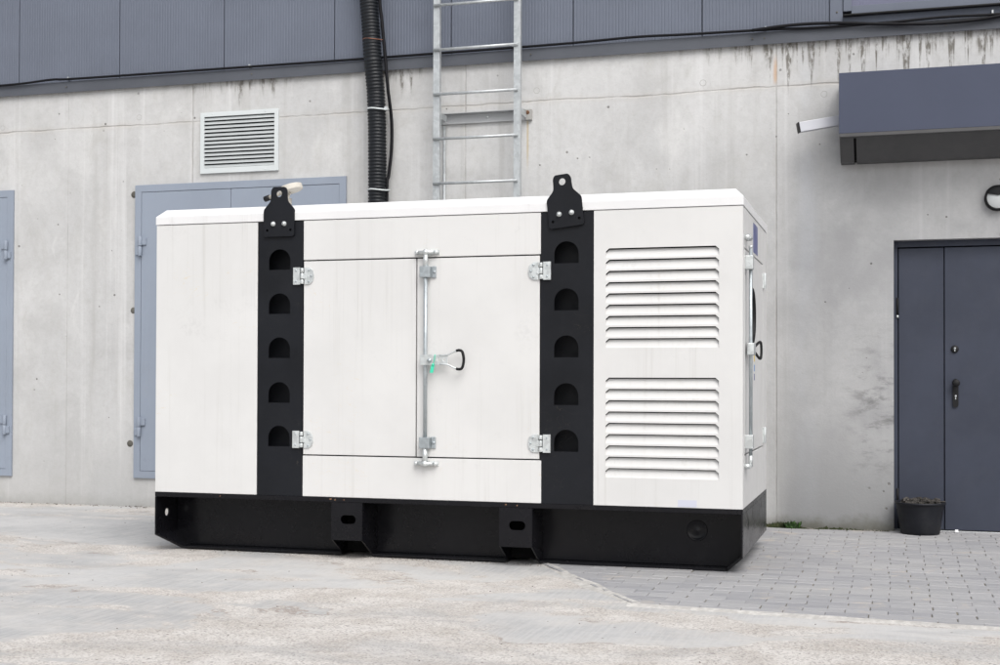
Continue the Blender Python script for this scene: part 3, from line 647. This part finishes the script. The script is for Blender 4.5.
# left, upper, lower, side and back panels
MB().box(X0, cols[0][0]-.003, Y0, Y0+.03, ZB, ZS-.004).build('left_panel', 'white', gs, .003)
MB().box(cols[0][1]+.003, cols[1][0]-.002, Y0, Y0+.03, 1.866, ZS-.004).build('upper_panel', 'white', gs, .003)
MB().box(cols[0][1]+.003, cols[1][0]+.004, Y0, Y0+.03, ZB, .640).build('lower_panel', 'white', gs, .003)
MB().box(X0, X0+.03, Y0+.031, Y1, ZB, ZS-.004).build('end_panel', 'white', gs, .003)
MB().box(X0+.031, X1-.031, Y1-.03, Y1, ZB, ZS-.004).build('back_panel', 'white', gs, .003)
# louvred panel
LX0, LX1 = -1.593, -.934; PIT = .0660
pl = MB(); holes = []; inset = .018
tops = [1.890-PIT*k for k in range(9)]+[1.133-PIT*k for k in range(9)]
for zt in tops:
    zb_ = zt-.055
    holes.append([(LX0, zb_), (LX1, zb_), (LX1, zt-inset), (LX1-inset*1.1, zt), (LX0+inset*1.1, zt), (LX0, zt-inset)])
pl.plate([(cols[1][1]+.003, ZB), (X1, ZB), (X1, ZS-.004), (cols[1][1]+.003, ZS-.004)], holes, Y0, Y0+.003)
for zt in tops:
    zb_ = zt-.055; a, b = LX0, LX1; k_ = inset*1.1; gp0 = .0062
    dep = lambda z: Y0+.0032+.017*max(0., (z-zb_)/.047)**.8     # pressed blade: flush at its foot, sunk at its head
    zs_ = [zb_, zb_+.006, zb_+.014, zb_+.024, zt-inset-gp0, zt-gp0]
    vs = []
    for j, z in enumerate(zs_):
        q = k_ if j == 5 else 0
        vs += [(a-.002+q, dep(z), z), (b+.002-q, dep(z), z)]
    pl.add(vs, [(2*j, 2*j+1, 2*j+3, 2*j+2) for j in range(5)], True)
    for e_, x in ((0, a), (1, b)):
        rim = [(x, Y0+.003, z) for z in zs_[:5]]; in_ = [(x, dep(z), z) for z in zs_[:5]]
        pl.add(rim+in_, [(j, j+1, 6+j, 5+j) for j in range(4)])
pl.box(cols[1][1]+.003, cols[1][1]+.02, Y0+.0031, Y0+.12, ZB, ZS-.004)
lvp = pl.build('louvre_panel', 'white', gs, recalc=False)
bm = bmesh.new(); bm.from_mesh(lvp.data); bm.to_mesh(lvp.data); bm.free()
# right end wall: frame with door
SY = [(7.655, 8.815, .690, 1.880)]
MB().plate([(Y0+.0032, ZB), (Y1, ZB), (Y1, ZS-.004), (Y0+.0032, ZS-.004)], [[(7.650, .684), (8.820, .684), (8.820, 1.886), (7.650, 1.886)]], X1-.03, X1, 'yz').build('end_panel', 'white', gs, .002)
MB().box(X1-.055, X1-.0305, 7.60, 8.87, .65, 1.92).build('door_seal', 'cavity', gs)
ed = MB().plate([(7.660, .694), (8.812, .694), (8.812, 1.876), (7.660, 1.876)], [circ(8.085, 1.51, .175, 36)], X1-.022, X1, 'yz').build('end_door', 'white', gs, .002)
MB().lathe([(.1745, -.001), (.168, .008), (.160, -.001), (.160, -.02), (.0001, -.02)], (X1, 8.085, 1.51), 'x', 40).build('port', 'rubber', ed)
for z in (1.775, .760):
    MB().box(X1-.002, X1+.007, 8.772, 8.85, z-.05, z+.05).cyl((X1+.011, 8.812, z-.052), (X1+.011, 8.812, z+.052), .010, n=12).build('hinge', 'zinc', ed, .001)
MB().box(X1+.0002, X1+.0018, 8.150, 8.415, 1.905, 2.085).build('label', 'bluelab', gs)
for z, m_ in ((1.255, 'yellow'), (1.195, 'blue'), (1.14, 'bluelab')):
    MB().box(X1+.0002, X1+.0016, 8.20, 8.235, z-.02, z+.02).build('sticker', m_, ed)
rdy = 7.70
rd = MB().cyl((X1+.030, rdy, .665), (X1+.030, rdy, 1.90), .0105, n=14).build('locking_rod', 'rod', ed)
for z in (1.80, .765):
    MB().box(X1, X1+.046, rdy-.035, rdy+.035, z-.04, z+.04).build('rod_guide', 'zinc', ed, .004)
for z in (1.945, .625):
    MB().cyl((X1+.028, rdy-.05, z), (X1+.028, rdy+.05, z), .011, n=10).cyl((X1, rdy-.042, z), (X1+.03, rdy-.042, z), .016, n=12).cyl((X1, rdy+.042, z), (X1+.03, rdy+.042, z), .016, n=12).cyl((X1+.030, rdy, min(z, 1.9)), (X1+.030, rdy, z+(.06 if z < 1 else -.06)), .012, n=10).build('rod_keeper', 'zinc', ed)
MB().box(X1+.012, X1+.050, rdy-.03, rdy+.10, 1.265, 1.335).build('rod_lever', 'zinc', ed, .004)
hl_ = [(X1+.045, rdy+.11, 1.32), (X1+.06, rdy+.20, 1.345), (X1+.066, rdy+.24, 1.34), (X1+.068, rdy+.25, 1.30), (X1+.066, rdy+.24, 1.255), (X1+.06, rdy+.20, 1.25), (X1+.045, rdy+.11, 1.28)]
MB().tube(spline(hl_, 4), .008, 8).build('grip', 'rubber', ed)

# perforated black columns with arched openings
def arch(cx, z0, w_=.148, h=.130):
    r = w_/2; pts = [(cx-r, z0), (cx+r, z0)]
    return pts+[(cx+r*math.cos(PI*i/14), z0+(h-r)+r*math.sin(PI*i/14)) for i in range(15)]
for ci, (a, b) in enumerate(cols):
    cx = (-3.692, -1.831)[ci]
    w_ = .148
    cp_ = MB().plate([(a, ZB), (b, ZB), (b, ZS-.005), (a, ZS-.005)], [arch(cx, z, w_) for z in ARCH], Y0+.002, Y0+.008)
    cp_.box(a, a+.006, Y0+.0085, Y0+.125, ZB, ZS-.005).box(b-.006, b, Y0+.0085, Y0+.125, ZB, ZS-.005).box(a+.007, b-.007, Y0+.115, Y0+.122, ZB, ZS-.006)
    cp_.build('column', 'black', gs, recalc=False)
# lifting lugs
def lug_shape(cx, cz, ang):
    P = [(-.106, -.148), (.106, -.148), (.106, .022), (.058, .075), (.055, .110), (.055, .142), (.042, .165), (-.042, .165), (-.055, .142), (-.055, .110), (-.058, .075), (-.106, .022)]
    # round the two lower corners
    P = [(-.106, -.136), (-.100, -.146), (-.090, -.148), (.090, -.148), (.100, -.146), (.106, -.136)] + P[2:]
    Q = []
    for i, p in enumerate(P):
        a_, b_, c_ = Vector(P[i-1]), Vector(p), Vector(P[(i+1) % len(P)]); l1, l2 = (a_-b_).length, (c_-b_).length
        r_ = min(.013, l1*.42, l2*.42); u1, u2 = b_+(a_-b_).normalized()*r_, b_+(c_-b_).normalized()*r_
        Q += [tuple((1-t_)**2*u1+2*t_*(1-t_)*b_+t_*t_*u2) for t_ in (0, .33, .67, 1)]
    P = Q
    ca, sa = math.cos(ang), math.sin(ang); R_ = lambda u, v: (cx+u*ca-v*sa, cz+u*sa+v*ca)
    return [R_(*p) for p in P], R_
for cx, cz, ang, lab in ((-3.692, 2.166, 0., None), (-1.842, 2.170, math.radians(6.5), 'lifting lug leaning slightly to the left')):
    P, R_ = lug_shape(cx, cz, ang)
    hl = [[R_(.0+.021*math.cos(t_), .122+.021*math.sin(t_)) for t_ in [2*PI*i/20 for i in range(20)]]]
    for s_ in (-1, 1): hl.append([R_(s_*.080+.009*math.cos(t_), -.108+.009*math.sin(t_)) for t_ in [2*PI*i/12 for i in range(12)]])
    lg = MB().plate(P, hl, Y0-.014, Y0+.0005).build('lifting_lug', 'black', gs, .0015)
    if lab: lg['label'] = lab
    for s_ in (-1, 1):
        q = R_(s_*.038, -.068)
        MB().lathe([(.0001, -.032), (.009, -.032), (.0095, -.022), (.0155, -.020), (.0155, -.0142)], (q[0], Y0, q[1]), 'y', 6 if False else 16).build('bolt', 'zinc', lg)

# double doors with hinges
dls = [(-3.524, -2.776), (-2.768, -1.994)]
dobs = []
for a, b in dls:
    dobs.append(MB().box(a, b, Y0+.0005, Y0+.030, .648, 1.858).build('door', 'white', gs, .0025))
MB().box(cols[1][0]-.007, cols[1][0]+.0005, Y0+.004, Y0+.03, .645, 1.86).build('door_seal', 'rubber', gs)
def hinge(xc, z, s_, par):                   # s_=+1: door leaf to the right
    e = lambda u: xc+s_*u
    mb = MB(); pts = [(e(-.066), z-.054), (e(-.020), z-.054), (e(-.020), z+.054), (e(-.066), z+.054)]
    mb.plate(pts if s_ > 0 else pts[::-1], [], Y0-.012, Y0+.001)
    q = [(e(.010), z-.054), (e(.045), z-.052), (e(.066), z-.034), (e(.072), z-.012), (e(.072), z+.012), (e(.066), z+.034), (e(.045), z+.052), (e(.010), z+.054)]
    mb.plate(q if s_ > 0 else q[::-1], [], Y0-.007, Y0-.0002)
    for c_, h in ((z-.036, .026), (z, .036), (z+.036, .026)): mb.cyl((e(-.006), Y0-.008, c_-h/2), (e(-.006), Y0-.008, c_+h/2), .011, n=12)
    mb.add([(e(-.02), Y0-.011, z-.046), (e(-.006), Y0-.019, z-.046), (e(-.006), Y0-.019, z-.024), (e(-.02), Y0-.011, z-.024)], [(0,1,2,3)])
    mb.box(min(e(-.006), e(.02)), max(e(-.006), e(.02)), Y0-.012, Y0-.005, z-.018, z+.018)
    ho = mb.build('hinge', 'zinc', par, .001)
    for u, v, r in ((-.044, .034, .006), (-.044, -.034, .006), (.040, .036, .006), (.040, -.036, .006), (.056, 0, .006)):
        MB().lathe([(.0001, -.017), (r*.7, -.0165), (r, -.0135), (r, -.004)], (e(u), Y0, z+v), 'y', 12).build('screw', 'rod', ho)
for z in (1.766, .741):
    hinge(-3.527, z, 1, dobs[0]); hinge(-1.990, z, -1, dobs[1])
# rod, keepers, guides, lever
RX, RY = -2.702, Y0-.032
lr = MB().cyl((RX, RY, .70), (RX, RY, 1.80), .0118, n=16).build('locking_rod', 'rod', gs)
MB().cyl((RX, RY, 1.80), (RX, RY, 1.885), .015, n=14).build('rod_end', 'zinc', lr)
MB().cyl((RX, RY, .615), (RX, RY, .70), .015, n=14).build('rod_end', 'zinc', lr)
for z in (1.773, .735):
    MB().box(RX-.034, RX+.030, RY-.018, Y0-.0006, z-.034, z+.034).box(RX+.0305, RX+.060, Y0-.010, Y0-.0006, z-.036, z+.036).lathe([(.0001, -.018), (.008, -.017), (.010, -.0101)], (RX+.048, Y0, z), 'y', 10).build('rod_guide', 'rod', lr, .004)
for z in (1.893, .608):
    mb = MB().box(RX-.078, RX+.078, Y0-.007, Y0-.0006, z-.013, z+.013).cyl((RX-.05, RY+.004, z), (RX+.05, RY+.004, z), .011, n=12)
    for u in (-.062, .062, -.030, .030): mb.lathe([(.0001, -.030), (.011, -.030), (.013, -.026), (.013, -.007)], (RX+u, Y0, z), 'y', 8)
    mb.lathe([(.0001, -.050), (.016, -.048), (.018, -.040), (.018, -.02)], (RX, Y0, z), 'y', 12)
    mb.build('rod_keeper', 'zinc', lr)
LZ = 1.238
lv = MB().box(RX-.026, RX+.060, RY-.022, RY-.014, LZ-.032, LZ+.032).box(RX-.026, RX+.060, RY-.014, RY+.014, LZ+.0285, LZ+.032).box(RX-.026, RX+.060, RY-.014, RY+.014, LZ-.032, LZ-.0285)
lv.plate([(RX+.060, LZ-.032), (RX+.150, LZ-.030), (RX+.150, LZ+.030), (RX+.060, LZ+.032)], [[(RX+.085, LZ-.010), (RX+.105, LZ-.010), (RX+.105, LZ+.010), (RX+.085, LZ+.010)], circ(RX+.128, LZ, .008, 10)], RY-.020, RY-.015)
lvo = lv.build('lever', 'zinc', lr, .002)
MB().lathe([(.0001, -.012), (.012, -.010), (.014, -.0)], (RX+.035, RY-.022, LZ-.004), 'y', 14).build('rivet', 'rod', lvo)
hp = [(RX+.10, RY-.018, LZ+.026), (RX+.15, RY-.020, LZ+.030), (RX+.19, RY-.020, LZ+.048), (RX+.222, RY-.02, LZ+.056)]
MB().tube(spline(hp, 4), .0055, 8).tube(spline([(a, b, 2*LZ-c) for a, b, c in hp], 4), .0055, 8).build('grip_arm', 'zinc', lvo)
gp_ = [(RX+.205, RY-.02, LZ+.054), (RX+.225, RY-.02, LZ+.057), (RX+.243, RY-.02, LZ+.046), (RX+.252, RY-.02, LZ), (RX+.243, RY-.02, LZ-.046), (RX+.225, RY-.02, LZ-.057), (RX+.205, RY-.02, LZ-.054)]
MB().tube(spline(gp_, 5), .0085, 10).build('grip', 'rubber', lvo)
sl_ = MB().tube(spline([(RX+.070, RY-.024, LZ+.032), (RX+.068, RY-.030, LZ), (RX+.060, RY-.028, LZ-.03)], 4), .0022, 6)
sl_.hexa([(RX+.040, RY-.031, LZ-.078), (RX+.060, RY-.031, LZ-.080), (RX+.060, RY-.028, LZ-.080), (RX+.040, RY-.028, LZ-.078)], [(RX+.050, RY-.031, LZ-.028), (RX+.070, RY-.031, LZ-.032), (RX+.070, RY-.028, LZ-.032), (RX+.050, RY-.028, LZ-.028)])
sl_.lathe([(.0001, -.006), (.008, -.004), (.008, .002)], (RX+.060, RY-.030, LZ-.030), 'y', 10).build('security_seal', 'green', lvo)

# roof with chamfered rim and slight overhang
def roof():
    mb = MB(); o = .004
    r0 = [(X0-o, Y0-o, ZS), (X1+o, Y0-o, ZS), (X1+o, Y1+o, ZS), (X0-o, Y1+o, ZS)]
    r1 = [(x, y, 2.170) for x, y, _ in r0]; c = .050
    r2 = [(X0-o+c, Y0-o+c, 2.219), (X1+o-c, Y0-o+c, 2.219), (X1+o-c, Y1+o-c, 2.219), (X0-o+c, Y1+o-c, 2.219)]
    mb.add(r0+r1+r2, [(0,3,2,1), (8,9,10,11)]+[(i, (i+1)%4, 4+(i+1)%4, 4+i) for i in range(4)]+[(4+i, 4+(i+1)%4, 8+(i+1)%4, 8+i) for i in range(4)])
    return mb.build('roof', 'white2', gs, .0025)
roof()
# exhaust outlet on the roof with its tilted rain cap
ex = MB().cyl((-4.00, 8.26, 2.22), (-4.00, 8.26, 2.365), .05, n=28).build('exhaust_pipe', 'beige', gs)
cap = MB(); ring = []; n_ = 28
ax = Vector((-4.085, 8.26, 2.385)); dv = Vector((math.cos(.28), -.10, math.sin(.28))).normalized(); sd = Vector((0, 1, 0)); sd = (sd-dv*sd.dot(dv)).normalized(); nv = dv.cross(sd)
ctr = ax+dv*.145
top_ = [ctr+dv*.085*math.cos(2*PI*i/n_)+sd*.075*math.sin(2*PI*i/n_) for i in range(n_)]
cap.add([p+nv*.022 for p in top_]+[p-nv*.016 for p in top_], [tuple(range(n_)), tuple(range(2*n_-1, n_-1, -1))]+[(i, (i+1)%n_, n_+(i+1)%n_, n_+i) for i in range(n_)])
cap.build('rain_cap', 'beige', ex, .004)
MB().tube([ax-dv*.05, ax+dv*.10], .014, 10).tube([ctr-dv*.01-nv*.02, Vector((-3.965, 8.22, 2.34)), Vector((-3.985, 8.22, 2.31))], .008, 8).build('cap_arm', 'beige', ex)
MB().cyl(ax-dv*.07, ax-dv*.03, .020, n=14).build('counterweight', 'rubber', ex)
MB().box(-1.168, -1.060, Y0-.0012, Y0-.0002, ZB+.004, .430).build('sticker', 'palelab', gs)

# skid base
sk = MB()
BZ = .008; RZ0 = .356; YB = 7.716; YW = 7.82; CH = .106; ZC = .108
sk.box(X0, X1, Y0, Y1, RZ0, ZB-.0015)                                     # deck rail
for yy in (YW, Y1-.26): sk.plate([(X0+CH, BZ+.015), (X1-CH, BZ+.015), (X1-.012, ZC+.004), (X1-.012, RZ0-.001), (X0+.012, RZ0-.001), (X0+.012, ZC+.004)], [], yy, yy+.012)   # webs
pockets = [(-3.331, -3.124), (-2.242, -2.037)]
xs = [X0+CH, pockets[0][0]-.0, pockets[0][1], pockets[1][0], pockets[1][1], X1-CH]
for a, b in ((xs[0], xs[1]), (xs[2], xs[3]), (xs[4], xs[5])): sk.box(a, b, YB, YW+.1, BZ, BZ+.014)
sk.box(X0+CH, X1-CH, Y1-.35, Y1-.157, BZ, BZ+.014)
sk.build('skid', 'skid', gs, .002)
# end plates, their lower edge raised, with sloping shoes
endp = [(Y0, ZC), (Y0, RZ0-.001), (Y1, RZ0-.001), (Y1, ZC)]
MB().plate(endp, [circ(Y0+.137, .243, .026, 20)], X0, X0+.010, 'yz').build('skid_end_plate', 'skid', gs, .001)
MB().plate(endp, [circ(Y0+.30, .27, .018, 16, .034)], X1-.010, X1, 'yz').build('skid_end_plate', 'skid', gs, .001)
for s_, xe in ((1, X0), (-1, X1)):
    mb = MB(); a, b = xe, xe+s_*CH; e = s_*.012
    mb.add([(a, Y0, ZC), (b, YB, BZ), (b, Y1-.157, BZ), (a, Y1, ZC), (a+e, Y0+.002, ZC+.008), (b+e, YB, BZ+.012), (b+e, Y1-.157, BZ+.012), (a+e, Y1, ZC+.008)],
           [(0,1,2,3), (4,7,6,5), (0,4,5,1), (3,2,6,7), (0,3,7,4), (1,5,6,2)])
    mb.build('skid_shoe', 'skid', gs, .001)
    # little gusset from the rail front down to the shoe
# paint chips on the rail
for x, w_, z in ((-3.335, .018, .374), (-3.305, .012, .370), (-3.245, .010, .371), (-2.20, .014, .373), (-2.13, .008, .369), (-4.1, .009, .372)):
    MB().plate([(x-w_/2, z-.003), (x-w_*.1, z-.005), (x+w_/2, z-.002), (x+w_*.4, z+.004), (x-w_*.3, z+.003)], [], Y0-.0008, Y0+.0005).build('paint_chip', 'rust', gs)
# fork pockets
for a, b in pockets:
    mb = MB(); cx = (a+b)/2+.010
    slot = rrect(cx-.050, cx+.050, .222, .276, .0265)
    mb.plate([(a, ZC+.012), (b, ZC+.012), (b, RZ0-.001), (a, RZ0-.001)], [slot], Y0+.001, Y0+.008)
    prof = [(Y0+.0085, ZC+.012), (YB+.03, BZ+.002), (Y1-.3, BZ+.002), (Y1-.3, RZ0-.001), (Y0+.0085, RZ0-.001)]
    mb.plate(prof, [], a, a+.008, 'yz'); mb.plate(prof, [], b-.008, b, 'yz')
    mb.build('fork_pocket', 'skid', gs, .0008)
    MB().box(a+.009, b-.009, YW-.02, YW-.0005, BZ+.02, RZ0-.002).build('pocket_shade_sheet', 'cavity', gs)  # near-black sheet paints the shade inside the pocket
MB().lathe([(.062, .0), (.062, -.006), (.056, -.008), (.052, -.002), (.02, -.004), (.0001, -.010)], (-1.094, YW, .228), 'y', 36).build('drain_cover', 'skid', gs)

# ================================================================== bucket, weeds, scrap
bk = thing('rubber_bucket', (.213, 10.07, .012), 'black rubber bucket filled with ash and rubble beside the dark door', 'bucket')
bc = (.213, 10.07, .011); 
MB().lathe([(.0001, .0), (.132, .0), (.138, .006), (.150, .09), (.168, .205), (.170, .212), (.1795, .214), (.181, .222), (.178, .230), (.168, .229), (.163, .20), (.15, .12)], bc, 'z', 56).build('bucket_body', 'bucket', bk)
ash = MB(); vs = []; fs = []; nr, na = 9, 40
for i in range(nr+1):
    for k in range(na):
        r = .165*i/nr; a = 2*PI*k/na
        vs.append((bc[0]+r*math.cos(a), bc[1]+r*math.sin(a), bc[2]+.205+(.030*(1-(i/nr)**2)+random.uniform(-.012, .014))*(1 if i < nr else .2)))
for i in range(nr):
    for k in range(na): fs.append((i*na+k, i*na+(k+1)%na, (i+1)*na+(k+1)%na, (i+1)*na+k))
ash.add(vs, fs).build('ash', 'ash', bk)
for i in range(26):
    a = random.uniform(0, 2*PI); r = .15*math.sqrt(random.random()); s_ = random.uniform(.006, .020)
    if i == 0: deb = MB()
    c_ = Vector((bc[0]+r*math.cos(a), bc[1]+r*math.sin(a), bc[2]+.238)); R3 = Matrix.Rotation(random.uniform(0, 6), 3, Vector((random.random(), random.random(), random.random())).normalized())
    q = [R3@Vector((sx_*s_, sy_*s_*.7, sz_*s_*.5))+c_ for sz_ in (-1, 1) for sx_, sy_ in ((-1,-1),(1,-1),(1,1),(-1,1))]
    deb.hexa(q[:4], q[4:])
deb.tube([(bc[0]-.0, bc[1]-.12, bc[2]+.240), (bc[0]+.17, bc[1]-.07, bc[2]+.240)], .004, 6)
deb.build('rubble', 'ash', bk)
sc_ = MB().hexa([(.455, W-.012, .0135), (.482, W-.010, .0135), (.482, W+.03, .0135), (.455, W+.03, .0135)], [(.457, W-.006, .036), (.480, W-.004, .036), (.480, W+.025, .030), (.457, W+.025, .030)]).build('paper_scrap', 'scrap', None, .003)
tag(sc_, 'tiny white scrap lying at the foot of the dark door', 'scrap')
def weed(cx, cy, n, h, label, sp=.05):
    mb = MB()
    for i in range(n):
        a = random.uniform(0, 2*PI); L = h*random.uniform(.5, 1.1); lean = random.uniform(.15, .9); w0 = L*.10
        b = Vector((cx+random.uniform(-sp, sp), cy+random.uniform(-.02, .02), .01)); d_ = Vector((math.cos(a), math.sin(a)*.5, 0)); s_ = Vector((-math.sin(a), math.cos(a), 0))
        pr = []
        for k in range(5):
            t_ = k/4; p = b+d_*L*lean*t_*(.5+t_*.5)+Vector((0, 0, L*(t_-.35*lean*t_*t_))); ww = w0*(1-abs(t_-.45)*1.6)*1.6+.0006
            pr += [p-s_*ww, p+s_*ww]
        mb.add(pr, [(2*k, 2*k+1, 2*k+3, 2*k+2) for k in range(4)])
    return tag(mb.build('weed', 'leaf', None, recalc=False), label, 'weed')
weed(-.70, W-.04, 54, .062, 'small bright green weed at the wall foot just right of the generator', .05)
mb = MB(); 
for i in range(420):
    x = random.choice([random.uniform(-.98, .0), random.uniform(-.98, -.35)]); hgt = (.020 if x > -.45 else .05)*random.uniform(.3, 1)*(.6+.5*math.sin(x*14))
    r = random.uniform(.008, .02); c_ = (x, W-random.uniform(0, .035), .006)
    n6 = 6; vs = [(c_[0]+r*math.cos(2*PI*k/n6), min(W-.001, c_[1]+r*.6*math.sin(2*PI*k/n6)), c_[2]) for k in range(n6)]+[(c_[0], min(W-.002, c_[1]), c_[2]+max(.006, hgt))]
    mb.add(vs, [(k, (k+1)%n6, n6) for k in range(n6)], True)
tag(mb.build('moss', 'moss', recalc=False), 'dark green moss along the foot of the wall', 'moss', kind='stuff')
gt = MB()
def stone(x, y, r, z=0.):
    n5 = 6; rot = random.uniform(0, 6); lo = [(x+r*random.uniform(.7, 1.2)*math.cos(rot+2*PI*k/n5), y+r*random.uniform(.6, 1.1)*math.sin(rot+2*PI*k/n5), z-.001) for k in range(n5)]
    hi = [(x+(a-x)*.55, y+(b-y)*.55, z+r*random.uniform(.5, .9)) for a, b, _ in lo]
    gt.add(lo+hi, [(k, (k+1) % n5, n5+(k+1) % n5, n5+k) for k in range(n5)]+[tuple(range(n5, 2*n5))])
for i in range(420): stone(random.uniform(-9.5, -3.4), W-.002-abs(random.gauss(0, .05)), random.uniform(.003, .010))
for i in range(260): stone(random.uniform(-.9, .03), W-.004-abs(random.gauss(0, .02)), random.uniform(.002, .006), .009)
for i in range(520):
    x, y = random.uniform(-8, 2.5), random.uniform(3.6, 9.8)
    if x < diag(y)-.12 or y < kerb_y(x)-.05: stone(x, y, random.choice((.002, .003, .003, .005)))
for i in range(260): stone(random.uniform(-4.45, -2.0), 7.70+random.gauss(0, .03), random.uniform(.002, .006))
tag(gt.build('gravel', simple_stone('loose_grit', (.10, .09, .08), (.42, .39, .36), 9), recalc=False), 'loose grit and crumbs of concrete scattered over the yard', 'gravel', kind='stuff')
